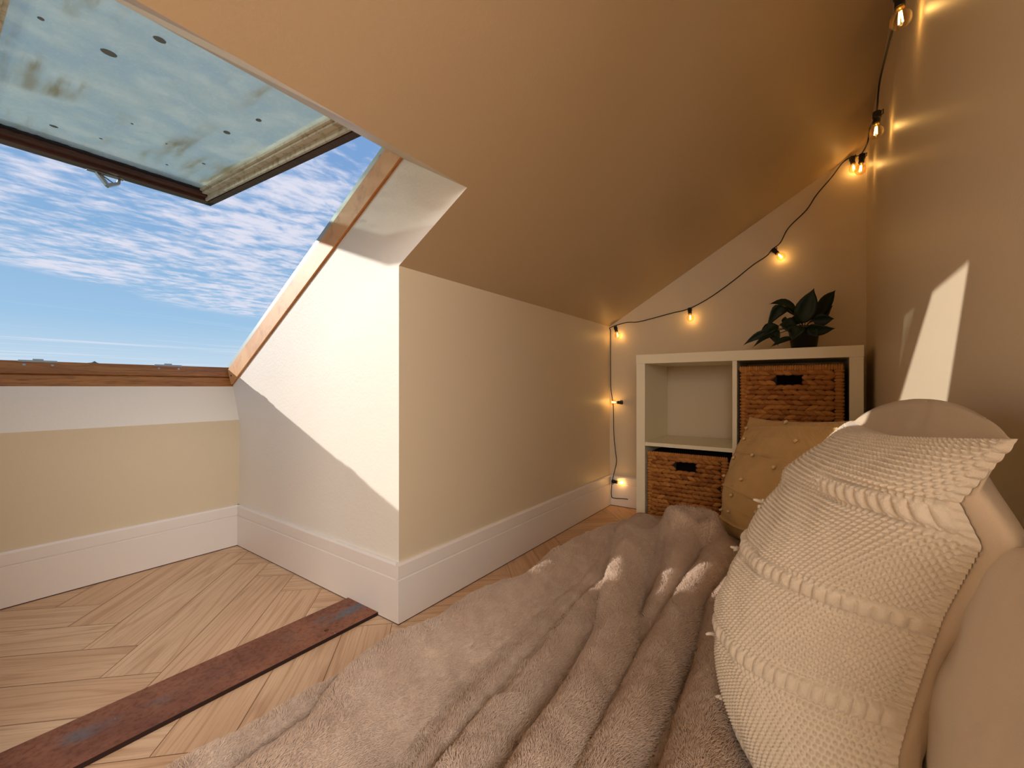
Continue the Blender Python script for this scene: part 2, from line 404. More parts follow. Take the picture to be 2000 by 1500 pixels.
# thin dark expansion gap under the boards
bm = bmesh.new()
for x0, x1, y0, y1 in ((XL, XR, YA-.010, YA), (XR-.010, XR, YK-.01, YA), (XR-.01, XE, YK-.010, YK), (XE-.01, XE, YR, YK)): box(bm, x0, x1, y0, y1, 0, .003)
struct(bmo('trim_2', bm, M['trimline']))

# ------------------------------------------------------------------ roof window
aY, aZ = -math.cos(TH), math.sin(TH); nY, nZ = math.sin(TH), math.cos(TH)
def wp(s, q): return (WY + aY*s + nY*q, WZ + aZ*s + nZ*q)
win = empty('window_1', (XR, WY, WZ)); struct(win, 'open top-hung wooden roof window with dirty glass')
LW = 1.22
def wbox(bm, x0, x1, s0, s1, q0, q1):
    prismX(bm, [wp(s0, q0), wp(s1, q0), wp(s1, q1), wp(s0, q1)], x0, x1)
def wpart(name, bm, m, parent=None, bev=0):
    o = bmo(name, bm, m, None, bev=bev)
    if parent is None or parent is win: adopt(o, win)
    else: o.parent = parent; o.matrix_parent_inverse = Matrix.Translation(-parent.matrix_basis.translation) if parent.type == 'EMPTY' else Matrix.Identity(4)
    return o
fr = None
for nm, xa, sgn in (('frame_jamb', XR, 1), ('frame_jamb', XL, -1)):
    bm = bmesh.new(); e = -.007*sgn
    wbox(bm, min(xa+e, xa+.05*sgn), max(xa+e, xa+.05*sgn), .002, LW, .003, .072)
    wbox(bm, min(xa+.001*sgn, xa+.05*sgn), max(xa+.001*sgn, xa+.05*sgn), -.03, LW, -.012, .070)
    j = wpart(nm, bm, M['jamb'], bev=.0012)
    bm = bmesh.new()
    wbox(bm, min(xa-.001*sgn, xa+.06*sgn), max(xa-.001*sgn, xa+.06*sgn), .0, LW+.03, .072, .080)
    wbox(bm, min(xa+.003*sgn, xa+.07*sgn), max(xa+.003*sgn, xa+.07*sgn), -.03, LW+.03, .080, .090)
    wbox(bm, min(xa+.006*sgn, xa+.09*sgn), max(xa+.006*sgn, xa+.09*sgn), -.03, LW+.03, .090, .106)
    c = bmo('jamb_cladding', bm, M['clad'], bev=.001); c.parent = j; c.matrix_parent_inverse = Matrix.Identity(4)
    if sgn == 1:
        bm = bmesh.new(); y, z = wp(.022, .034); lathe(bm, [(.0035, 0), (.0035, .0015)], (xa-.0066, y, z), (-1, 0, 0), 12)
        c = bmo('screw_hole', bm, M['rubber']); c.parent = j; c.matrix_parent_inverse = Matrix.Identity(4)
# sill rail
bm = bmesh.new()
pr = [(-.05, -.004), (0, -.004), (.0, .014), (.0015, .016), (.0015, .034), (-.008, .037), (-.008, .041), (-.002, .0435), (-.002, .062), (-.005, .064), (-.005, .090), (-.05, .090)]
prismX(bm, [wp(s, q) for s, q in pr], XL-.04, XR+.04)
sill = wpart('frame_sill', bm, M['sill'], bev=.001)
bm = bmesh.new(); wbox(bm, XL-.06, XR+.06, -.10, -.014, .064, .092)
wpart('sill_cladding', bm, M['clad'])
for xc in (.222, .553):
    bm = bmesh.new(); wbox(bm, xc-.042, xc+.042, -.0145, -.0035, .085, .0925); wbox(bm, xc-.012, xc+.012, -.02, -.0028, .088, .097)
    lathe(bm, [(.004, 0), (.004, .002)], (xc-.03, *wp(-.0055, .075)), (0, aY, aZ), 10); lathe(bm, [(.004, 0), (.004, .002)], (xc+.03, *wp(-.0055, .075)), (0, aY, aZ), 10)
    c = bmo('striker_plate', bm, M['steel'], bev=.0008); c.parent = sill
bm = bmesh.new(); wbox(bm, XL-.05, XR+.05, LW, LW+.06, -.02, .068); wpart('frame_head', bm, M['jamb'])
bm = bmesh.new(); wbox(bm, XL-.08, XR+.08, LW-.002, LW+.14, .068, .108); wpart('head_cladding', bm, M['clad'])
bm = bmesh.new(); wbox(bm, XR-.03, XR+.002, LW-.028, LW+.02, .055, .1); wpart('hinge', bm, M['rubber'])

# sash, swung up: origin at hinge side, runs out to its bottom rail
SY0, SZ0 = .90, 1.3335; SL = 1.2295; SA = math.atan(.0606)
def spt(s, q): return (SY0 + math.cos(SA)*s - math.sin(SA)*q, SZ0 + math.sin(SA)*s + math.cos(SA)*q)
def sbox(bm, x0, x1, s0, s1, q0, q1): prismX(bm, [spt(s0, q0), spt(s1, q0), spt(s1, q1), spt(s0, q1)], x0, x1)
X0, X1 = .04, .737
sash = empty('sash', (0, 0, 0)); adopt(sash, win)
def spart(name, bm, m, bev=0):
    o = bmo(name, bm, m, bev=bev); o.parent = sash; return o
bm = bmesh.new(); sbox(bm, X0, X1, SL-.052, SL, 0, .05); sbox(bm, X0+.012, X1-.012, SL-.075, SL-.05, .012, .05)
rail = spart('bottom_rail', bm, M['sash'], .002)
bm = bmesh.new(); sbox(bm, X0, X1, 0, .07, 0, .05); spart('top_rail', bm, M['sash'], .002)
for side in (1, -1):
    xo = X1 if side == 1 else X0
    def xs(a, b): return (min(xo-side*a, xo-side*b), max(xo-side*a, xo-side*b))
    bm = bmesh.new(); sbox(bm, *xs(0, .025), .0, SL, 0, .05); spart('side_stile', bm, M['sash'], .0015)
    bm = bmesh.new(); sbox(bm, *xs(.0245, .029), .0, SL-.02, .008, .05); spart('stile_seal', bm, M['rubber'])
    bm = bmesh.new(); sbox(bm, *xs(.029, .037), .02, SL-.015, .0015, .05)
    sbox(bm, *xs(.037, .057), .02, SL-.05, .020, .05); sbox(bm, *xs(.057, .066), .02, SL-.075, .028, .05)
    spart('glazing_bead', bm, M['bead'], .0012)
bm = bmesh.new(); sbox(bm, X0+.05, X1-.05, .06, SL-.072, .036, .0395)
pane = spart('pane', bm, M['pane'])
# perished rubber gasket along the bottom of the glass
pts = []; bm = bmesh.new()
for i in range(61):
    x = X0+.06 + (X1-X0-.12)*i/60; y, z = spt(SL-.079+random.uniform(-.003, .003), .033); pts.append((x, y, z))
tube(bm, pts, [.005+random.uniform(-.0012, .0016) for _ in pts], 8); spart('glass_gasket', bm, M['rubber'])
bm = bmesh.new(); sbox(bm, X0-.01, X1+.01, -.01, SL+.012, .05, .053)
# cladding rim outside, ring only
bm.free(); bm = bmesh.new(); sbox(bm, X0-.01, X0+.06, -.01, SL+.012, .05, .056); sbox(bm, X1-.06, X1+.01, -.01, SL+.012, .05, .056); sbox(bm, X0-.01, X1+.01, SL-.07, SL+.012, .0501, .0561)
spart('outer_cladding', bm, M['clad'])
# grime spots lying on the glass
bm = bmesh.new()
for (x, y, a, b) in ((213, 104, .0135, .012), (312, 78, .0105, .010), (443, 259, .0085, .010), (505, 235, .0065, .009), (80, 37, .005, .006), (105, 247, .009, .008), (197, 271, .004, .004), (326, 322, .004, .004), (398, 320, .005, .005), (258, 242, .003, .004), (325, 281, .003, .003)):
    r = ray(x, y); t = (SZ0 - SY0*math.tan(SA) + .0352 - CAM_Z)/(r.z - r.y*math.tan(SA)); p = Vector((0, 0, CAM_Z)) + r*t
    vsx = [bm.verts.new((p.x + a*math.cos(2*math.pi*i/16)*(1+.12*random.random()), p.y + b*math.sin(2*math.pi*i/16), p.z + b*math.sin(2*math.pi*i/16)*math.tan(SA))) for i in range(16)]
    bm.faces.new(vsx)
    geo = bmesh.ops.extrude_face_region(bm, geom=[bm.faces[-1] if False else vsx[0].link_faces[0]])
    for v in geo['geom']:
        if isinstance(v, bmesh.types.BMVert): v.co.z += .0008
sp = bmo('grime_spots', bm, M['spot']); sp.parent = sash
# latch under the bottom rail
hy, hz = spt(SL-.004, 0)
latch = None
bm = bmesh.new(); box(bm, .352, .452, hy-.018, hy+.004, hz-.0035, hz+.001)
latch = bmo('latch', bm, M['steel'], sash, bev=.001)
bm = bmesh.new()
lp = [(.395, hy, hz-.002), (.408, hy, hz-.03), (.417, hy, hz-.036)]
prof = [(.372, 0), (.386, 0), (.408, -.033), (.432, -.020), (.436, -.003), (.442, -.003), (.441, -.024), (.410, -.045), (.402, -.040)]
a = [bm.verts.new((x, hy-.016, hz+z)) for x, z in prof]; b = [bm.verts.new((x, hy+.006, hz+z)) for x, z in prof]
bm.faces.new(a); bm.faces.new(b[::-1])
for i in range(len(prof)): bm.faces.new([a[i], b[i], b[(i+1) % len(prof)], a[(i+1) % len(prof)]])
tube(bm, [(.395, hy+.004, hz-.004), (.425, hy-.002, hz-.024)], .0022, 8)
bmo('latch_hook', bm, M['steel'], latch, bev=.001)

# roof outside, around the window
vs = []; fs = []
def rp(x, s): y, z = wp(s, .035); return (x, y, z)
for x0, x1, s0, s1 in ((XR+.05, 4, -1.2, 2.6), (-4, XL-.05, -1.2, 2.6), (XL-.05, XR+.05, -1.2, -.08), (XL-.05, XR+.05, LW+.06, 2.6)):
    k = len(vs); vs += [rp(x0, s0), rp(x1, s0), rp(x1, s1), rp(x0, s1)]; fs.append((k, k+1, k+2, k+3))
struct(mesh('roof', vs, fs, M['tile']))
# land and far trees
struct(mesh('ground', [(-150, 8, -5.5), (250, 8, -5.5), (250, 300, -5.5), (-150, 300, -5.5)], [(0, 1, 2, 3)], M['grass']))
for i, (x, topy, wd, lab) in enumerate(((187, 706, 1.0, 'distant bare tree top just above the window sill, left one'), (251, 709, .8, 'distant smaller tree top above the window sill, right of the taller one'))):
    r = ray(x, topy); t = (60+14*i)/r.y; top = Vector((0, 0, CAM_Z)) + r*t
    root = empty('tree', (top.x, top.y, -5.5)); tag(root, lab, 'tree', 'far trees on the horizon')
    bm = bmesh.new(); tube(bm, [(0, 0, 0), (.1, 0, 4), (0, 0, top.z+4.9)], [.28, .2, .08], 8); bmo('trunk', bm, M['bark'], root)
    bm = bmesh.new(); H = top.z+5.5
    for k in range(46):
        a = random.uniform(0, 6.28); rr = wd*random.random()**.6; zz = H - .5 - random.random()*4.2
        rr *= min(1, .35+(H-zz)/3)
        bmesh.ops.create_icosphere(bm, subdivisions=1, radius=random.uniform(.3, .62), matrix=Matrix.Translation((math.cos(a)*rr, math.sin(a)*rr, zz)))
    for v in bm.verts: v.co += Vector([random.uniform(-.16, .16) for _ in range(3)])
    bmo('crown', bm, M['foliage'], root)

# ------------------------------------------------------------------ steel plate on the floor
px0, px1, py0, py1 = XL+.01, XR+.004, .988, 1.128; pt = .0095
bm = bmesh.new(); hx, hy2 = .610, 1.021; N = 24
cx, cy = (px0+px1)/2, (py0+py1)/2
outer = []
ring = [(hx+.0062*math.cos(2*math.pi*i/N), hy2+.0062*math.sin(2*math.pi*i/N)) for i in range(N)]
def sqp(i):
    a = 2*math.pi*i/N; c, s = math.cos(a), math.sin(a); k = min(.03/abs(c) if abs(c) > 1e-6 else 9, .03/abs(s) if abs(s) > 1e-6 else 9); return (hx+c*k, hy2+s*k)
sq = [sqp(i) for i in range(N)]
def add3(z):
    R = [bm.verts.new((x-cx, y-cy, z)) for x, y in ring]; S = [bm.verts.new((x-cx, y-cy, z)) for x, y in sq]
    return R, S
Rt_, St_ = add3(pt); Rb, Sb = add3(0.0005)
for i in range(N):
    j = (i+1) % N
    bm.faces.new([Rt_[i], Rt_[j], St_[j], St_[i]]); bm.faces.new([Rt_[i], Rb[i], Rb[j], Rt_[j]])
def q4(x0, x1, y0, y1, z): bm.faces.new([bm.verts.new((x-cx, y-cy, z)) for x, y in ((x0, y0), (x1, y0), (x1, y1), (x0, y1))])
s = .03
q4(px0, hx-s, py0, py1, pt); q4(hx+s, px1, py0, py1, pt); q4(hx-s, hx+s, hy2+s, py1, pt); q4(hx-s, hx+s, py0, hy2-s, pt)
top = bmo('steel_plate', bm, M['rust']); top.location = (cx, cy, 0)
tag(top, 'long rusty brown steel plate lying on the oak floor across the window recess', 'metal plate')
bm = bmesh.new()
for x0, x1, y0, y1 in ((px0, px1, py0, py0+.0008), (px0, px1, py1-.0008, py1), (px0, px0+.0008, py0, py1)): box(bm, x0-cx, x1-cx, y0-cy, y1-cy, 0.0004, pt-.0001)
e = bmo('cut_edge', bm, M['rustedge'], top); e['label'] = 'dark sawn edge'

# ------------------------------------------------------------------ shelving unit
SX, SD = 1.83, .335; SYl, SYr = .649, -.121; SH = .77
shelf = empty('shelving_unit', (SX, (SYl+SYr)/2, 0)); tag(shelf, 'white two by two cube shelving unit standing against the end wall', 'shelving unit')
def sh(name, x0, x1, y0, y1, z0, z1, bev=.0012):
    bm = bmesh.new(); l = shelf.location; box(bm, x0-l.x, x1-l.x, y0-l.y, y1-l.y, z0, z1); return bmo(name, bm, M['shelf'], shelf, bev=bev)
sh('top_panel', SX, SX+SD, SYr, SYl, SH-.039, SH); sh('bottom_panel', SX, SX+SD, SYr, SYl, 0, .039)
sh('side_panel', SX+.0015, SX+SD, SYl-.0385, SYl-.0005, .039, SH-.039); sh('side_panel', SX+.0015, SX+SD, SYr+.0005, SYr+.0385, .039, SH-.039)
ym = (SYl+SYr)/2; zm = SH/2
sh('divider', SX+.003, SX+SD, ym-.008, ym+.008, .039, SH-.039); sh('shelf_board', SX+.004, SX+SD, ym+.008, SYl-.0385, zm-.008, zm+.008); sh('shelf_board', SX+.004, SX+SD, SYr+.0385, ym-.008, zm-.008, zm+.008)

# braided baskets
def strand(bm, lay, c, L, H, T, ang, val):
    # lens-shaped strand lying in the local Y-Z plane, bulging toward -X
    prof = [(-.5, 0), (-.38, .55), (-.15, .95), (.12, 1), (.36, .62), (.5, 0)]
    ca, sa = math.cos(ang), math.sin(ang); rows = []
    for t, hh in prof:
        row = []
        for k in range(5):
            a = math.pi*k/4; yy = t*L; zz = math.cos(a)*H/2*max(hh, .06); xx = -math.sin(a)*T*(.25+.75*hh)
            row.append(bm.verts.new((c[0]+xx, c[1]+yy*ca-zz*sa, c[2]+yy*sa+zz*ca)))
        rows.append(row)
    for a, b in zip(rows, rows[1:]):
        for k in range(4): bm.faces.new([a[k], a[k+1], b[k+1], b[k]])
    for r in rows:
        for v in r: v[lay] = val
def basket(loc, label):
    root = empty('woven_basket', loc); tag(root, label, 'basket', 'woven storage baskets in the shelving unit')
    W, H, D = .316, .316, .31; hw = .038; hz0, hz1 = .008+13*(H-.026)/16, .008+15*(H-.026)/16
    bm = bmesh.new()
    # open box, front wall with a handle slot
    t = .006
    box(bm, .006, D, -W/2+.004, -W/2+.010, .004, H-.006); box(bm, .006, D, W/2-.010, W/2-.004, .004, H-.006); box(bm, D-t, D, -W/2+.004, W/2-.004, .004, H-.006); box(bm, .006, D, -W/2+.004, W/2-.004, 0.0, .006)
    box(bm, .006, .011, -W/2+.004, W/2-.004, .004, hz0); box(bm, .006, .011, -W/2+.004, -hw, hz0, H-.006); box(bm, .006, .011, hw, W/2-.004, hz0, H-.006); box(bm, .006, .011, -hw, hw, hz1, H-.006)
    bmo('inner_frame', bm, M['bframe'], root)
    bm = bmesh.new(); lay = bm.verts.layers.float.new('strand')
    rows = 16; rh = (H-.026)/rows
    for i in range(rows):
        z0 = .008 + (i+.5)*rh; sgn = 1 if i % 2 else -1
        for ya, yb in (((-W/2+.020, -hw), (hw, W/2-.012)) if i in (13, 14) else ((-W/2+.020, W/2-.012),)):
            y = ya+random.uniform(0, .006)
            while y < yb-.012:
                L = min(random.uniform(.034, .044), yb-y); cyy = y+L*.5
                strand(bm, lay, (.004+random.uniform(-.0015, .0015), cyy, z0+random.uniform(-.0012, .0012)), L*1.03, rh*1.04, .0075, sgn*random.uniform(.20, .36)*(L/.04), min(1, max(0, random.gauss(.45, .25))))
                y += L*.62
    body = bmo('braided_front', bm, M['basket'], root, smooth=True)
    for sg in (-1, 1):      # wrapped vertical edges
        bm = bmesh.new(); lay = bm.verts.layers.float.new('strand'); z = .004
        while z < H-.02:
            hgt = random.uniform(.011, .017); strand(bm, lay, (.006, sg*(W/2-.013), z+hgt/2), .030, hgt*1.3, .007, random.uniform(-.1, .1), random.uniform(.45, .85)); z += hgt*.85
        bmo('edge_binding', bm, M['basket'], root, smooth=True)
    bm = bmesh.new(); lay = bm.verts.layers.float.new('strand')
    y = -W/2+.002                                  # top rim, wrapped crosswise
    while y < W/2-.004:
        ww = random.uniform(.007, .010)
        strand(bm, lay, (.004, y+ww/2, H-.011), .024, ww*1.25, .0055, math.pi/2, random.uniform(.5, .9)); y += ww*.85
    bmo('rim', bm, M['basket'], root, smooth=True)
    return root
ycl = (ym+.008+SYl-.0385)/2; ycr = (ym-.008+SYr+.0385)/2
basket((SX+.012, ycr+.002, zm+.0085), 'woven basket in the upper right compartment, beneath the plant')
basket((SX+.010, ycl+.004, .0395), 'woven basket in the lower left compartment under the empty one')
basket((SX+.014, ycr, .0395), 'woven basket in the lower right compartment, hidden behind the tan cushion')

# ------------------------------------------------------------------ potted plant
PX = 1.97; pc = onX(1570, 680, PX); pc.z = SH+.0005
plant = empty('potted_plant', pc); tag(plant, 'dark leafy houseplant in a black pot standing on top of the white shelving unit', 'plant')
bm = bmesh.new(); lathe(bm, [(.036, 0), (.040, .002), (.050, .078), (.054, .080), (.054, .088), (.049, .088), (.047, .074)], seg=28); pot = bmo('pot', bm, M['pot'], plant, smooth=True)
bm = bmesh.new(); lathe(bm, [(.0475, .070), (.046, .076), (.02, .079)], seg=20); bmo('soil', bm, M['soil'], plant, smooth=True)
def pl(x, y, dxx=0): p = onX(x, y, PX+dxx); return p - pc
def leaf(base, tip, wd, droop, roll, stem0):
    base, tip = Vector(base), Vector(tip); d = tip-base; L = d.length; t = d.normalized()
    view = Vector((-1, 0, 0)); side = t.cross(view).normalized()
    side = (Matrix.Rotation(roll, 3, t) @ side); nrm = side.cross(t).normalized()
    prof = [(0, .02), (.06, .45), (.16, .82), (.3, 1), (.45, .97), (.6, .78), (.75, .5), (.87, .22), (.95, .07), (1, .01)]
    bm = bmesh.new(); rows = []
    for s, wv in prof:
        c = base + d*s + Vector((0, 0, droop*L*math.sin(math.pi*s)))
        row = []
        for k in (-1, -.5, 0, .5, 1):
            row.append(bm.verts.new(c + side*(k*wv*wd) + nrm*(abs(k)*wv*wd*.35 + .06*wd*math.sin(9*s+k*2))))
        rows.append(row)
    for a, b in zip(rows, rows[1:]):
        for k in range(4): bm.faces.new([a[k], a[k+1], b[k+1], b[k]])
    o = bmo('leaf', bm, M['leaf'], plant, smooth=True)
    md = o.modifiers.new('thick', 'SOLIDIFY'); md.thickness = .0008
    bm = bmesh.new(); s0 = Vector(stem0); mid = (s0+base)/2 + Vector((0, 0, .012))
    tube(bm, spline([s0, mid, base], 5), .0014, 6); bmo('stem', bm, M['stem'], plant, smooth=True)
s0 = (0, 0, .07)
for (bx, by, tx, ty, wd, dr, rl, da, db) in (
    (1565, 632, 1590, 563, .036, .05, .1, -.01, -.03), (1592, 622, 1632, 567, .026, .10, .5, .02, .05), (1556, 606, 1502, 594, .017, .18, .5, -.02, -.04),
    (1535, 600, 1497, 642, .024, .22, -.3, -.03, -.05), (1560, 618, 1522, 598, .010, .05, .3, 0, .02), (1588, 628, 1626, 597, .026, -.05, -.4, .03, .04),
    (1588, 626, 1630, 622, .024, .0, .3, -.02, -.03), (1578, 640, 1632, 641, .022, -.06, .5, -.05, -.09), (1520, 636, 1480, 664, .022, .14, .2, -.04, -.06),
    (1508, 648, 1451, 675, .015, .10, -.2, -.05, -.07), (1512, 655, 1470, 679, .010, .12, .5, -.06, -.09), (1510, 645, 1520, 676, .020, .1, .2, -.05, -.07),
    (1552, 640, 1522, 634, .028, .1, .2, -.06, -.08), (1560, 636, 1545, 666, .028, .1, 0, -.06, -.08), (1548, 660, 1505, 678, .012, .08, .4, -.07, -.09),
    (1575, 625, 1600, 590, .030, .05, -.2, .03, .05), (1565, 630, 1540, 625, .020, .1, .1, .02, .05), (1580, 640, 1596, 660, .020, .1, .3, -.05, -.06), (1532, 632, 1534, 618, .010, .1, 0, -.03, -.04)):
    b = pl(bx, by, da); t = pl(tx, ty, db)
    leaf(b, t, wd, dr, rl, s0)

# ------------------------------------------------------------------ string lights
sl_root = empty('string_lights', (XE-.02, YK-.02, 0)); tag(sl_root, 'black cable of glowing amber globe bulbs strung along the end wall corner', 'string lights')
XC = XE-.006
cab = [onZ(1266, 989, .004), onZ(1243, 983, .004), onX(1225, 975, XE-.015), onX(1200, 973, XE-.015), onX(1194, 968, XE-.017), onX(1195, 945, XE-.020), onX(1199, 925, XE-.014), onX(1204, 903, XC), onX(1202, 880, XC), onX(1199, 850, XC),
       onX(1198, 800, XC), onX(1197, 786, XC), onX(1193, 757, XC), onX(1190, 720, XC), onX(1189, 690, XC), onX(1184, 658, XC), onX(1183, 646, XC), onX(1188, 640, XC),
       onX(1222, 630, XC), onX(1243, 629, XC), onX(1262, 625, XC), onX(1310, 612, XC), onX(1345, 603, XC), onX(1385, 582, XC), onX(1430, 550, XC), onX(1470, 518, XC), onX(1497, 500, XC), onX(1508, 487, XC), onX(1524, 474, XC),
       onX(1540, 445, XC), onX(1575, 410, XC), onX(1595, 380, XC), onX(1625, 345, XC), onX(1645, 318, XC), onX(1662, 307, XC), onX(1672, 305, XE-.03), onY(1681, 302, -.118), onY(1694, 280, -.125), onY(1699, 250, -.128), onY(1711, 228, -.125), onY(1713, 212, -.125),
       onY(1718, 160, -.126), onY(1732, 100, -.126), onY(1748, 40, -.123), onY(1752, 10, -.121), onY(1760, -60, -.122), onY(1785, -180, -.126), onY(1850, -400, -.128)]
for p in cab: p.y = min(p.y, YK-.007 if p.z > .165 else YK-.017); p.z = max(.0035, min(p.z, ceilz(p.y)-.008))
bm = bmesh.new(); tube(bm, [p - sl_root.location for p in spline(cab, 6)], .0021, 8); bmo('cable', bm, M['cable'], sl_root, smooth=True)
def lamp(p, d, E=.09):
    d = Vector(d).normalized(); p = Vector(p); p.y = min(p.y, YK-.012-max(0, .03*-d.z)); p.z = min(p.z, ceilz(p.y)-.012); p = p - sl_root.location
    bm = bmesh.new(); lathe(bm, [(.0075, -.006), (.0095, -.004), (.0095, .010), (.0078, .012), (.0085, .022), (.0085, .024)], p, d, 14)
    o = d.orthogonal().normalized()
    tube(bm, [p+o*.008, p+o*.016-d*.003, p+o*.016+d*.008, p+o*.008+d*.009], .0014, 6)
    so = bmo('socket', bm, M['socket'], sl_root, bev=.0006)
    bm = bmesh.new(); lathe(bm, [(.0062, .022), (.0062, .028)], p, d, 14); bmo('bulb_cap', bm, M['brass'], so, smooth=True)
    R = .0165; prof = [(.0060, .026), (.0070, .030)]
    for k in range(2, 15): a = math.pi - math.pi*(k+1.5)/16.5; prof.append((max(R*math.sin(a), .0003), .043 - R*math.cos(math.pi-a)))
    prof = [(.0060, .026), (.0072, .030)] + [(max(R*math.sin(a), .0004), .046 - R*math.cos(a)) for a in [math.radians(32 + 148*k/12) for k in range(13)]]
    bm = bmesh.new(); lathe(bm, prof, p, d, 24, cap0=False, cap1=True); bo = bmo('bulb', bm, M['bulb'], sl_root, smooth=True)
    bm = bmesh.new(); u = d.orthogonal().normalized()
    for sg in (-1, 1): tube(bm, [p+d*.032+u*sg*.0015, p+d*.052+u*sg*.0035], .0016, 6)
    bmo('filament', bm, M['fil'], bo)
    L = bpy.data.lights.new('bulb_light', 'POINT'); L.energy = E; L.color = (1, .60, .22); L.shadow_soft_size = .004
    lo = bpy.data.objects.new('bulb_light', L); COL.objects.link(lo); lo.parent = sl_root; lo.location = p + d*.045
lamp(onX(1197, 940, XE-.022), (0, -1, -.08))
lamp(onX(1204, 786, XC-.012)+Vector((0, -.03, 0)), (-.35, .9, .03))
lamp(onX(1191, 641, XC-.012), (-.2, -.35, -1))
lamp(onX(1347, 604, XC-.010), (-.25, -.12, -1))
lamp(onX(1511, 488, XC-.010), (-.2, -.75, -1))
lamp(onX(1664, 309, XC-.012), (-.15, -.12, -1))
lamp(onY(1684, 304, -.118), (.0, .1, -1))
lamp(onY(1713, 222, -.122), (.06, .05, -1))
lamp(onY(1757, -14, -.12), (.16, -.05, -1))

# ------------------------------------------------------------------ mattress
bm = bmesh.new(); mx0, mx1, my0, my1, mz = -1.0, 1.815, -.128, .645, .098
box(bm, mx0, mx1, my0, my1, .002, mz)
mt = bmo('floor_mattress', bm, M['sheet'], bev=.028, seg=5); tag(mt, 'thin floor mattress in a pinkish beige sheet, showing beside the shelving unit', 'mattress')
bm_c = Vector(((mx0+mx1)/2, (my0+my1)/2, 0)); shift(mt, bm_c); mt.location = bm_c

# ------------------------------------------------------------------ noise for the soft things
def vnoise(x, y, seed):
    r = np.random.default_rng(seed); T = r.random((256, 256))
    xi = np.floor(x).astype(int); yi = np.floor(y).astype(int); fx = x-xi; fy = y-yi
    fx = fx*fx*(3-2*fx); fy = fy*fy*(3-2*fy)
    g = lambda a, b: T[a % 256, b % 256]
    return (g(xi, yi)*(1-fx)*(1-fy) + g(xi+1, yi)*fx*(1-fy) + g(xi, yi+1)*(1-fx)*fy + g(xi+1, yi+1)*fx*fy)*2-1
def fbm(x, y, seed, o=4):
    s = 0; a = 1
    for k in range(o): s = s + a*vnoise(x*2**k, y*2**k, seed+k); a *= .5
    return s
def sstep(x, a, b): t = np.clip((x-a)/(b-a), 0, 1); return t*t*(3-2*t)
def poly(x, pts):    # smooth interpolation of (x, y, amp, width) tables
    P = np.array(pts); return [np.interp(x, P[:, 0], P[:, k]) for k in range(1, P.shape[1])]
def gridmesh(name, V, nu, nv, m, parent=None, flip=False, closeu=False):
    me = bpy.data.meshes.new(name); V = np.asarray(V, dtype=np.float32).reshape(-1, 3)
    i, j = np.meshgrid(np.arange(nu-1), np.arange(nv-1), indexing='ij'); a = (i*nv+j).ravel()
    q = np.stack([a, a+nv, a+nv+1, a+1], 1) if not flip else np.stack([a, a+1, a+nv+1, a+nv], 1)
    me.vertices.add(len(V)); me.vertices.foreach_set('co', V.ravel())
    me.loops.add(q.size); me.loops.foreach_set('vertex_index', q.ravel().astype(np.int32))
    me.polygons.add(len(q)); me.polygons.foreach_set('loop_start', np.arange(0, q.size, 4, dtype=np.int32))
    me.polygons.foreach_set('loop_total', np.full(len(q), 4, dtype=np.int32)); me.update(calc_edges=True); me.validate()
    return link(name, me, m, parent, smooth=True)

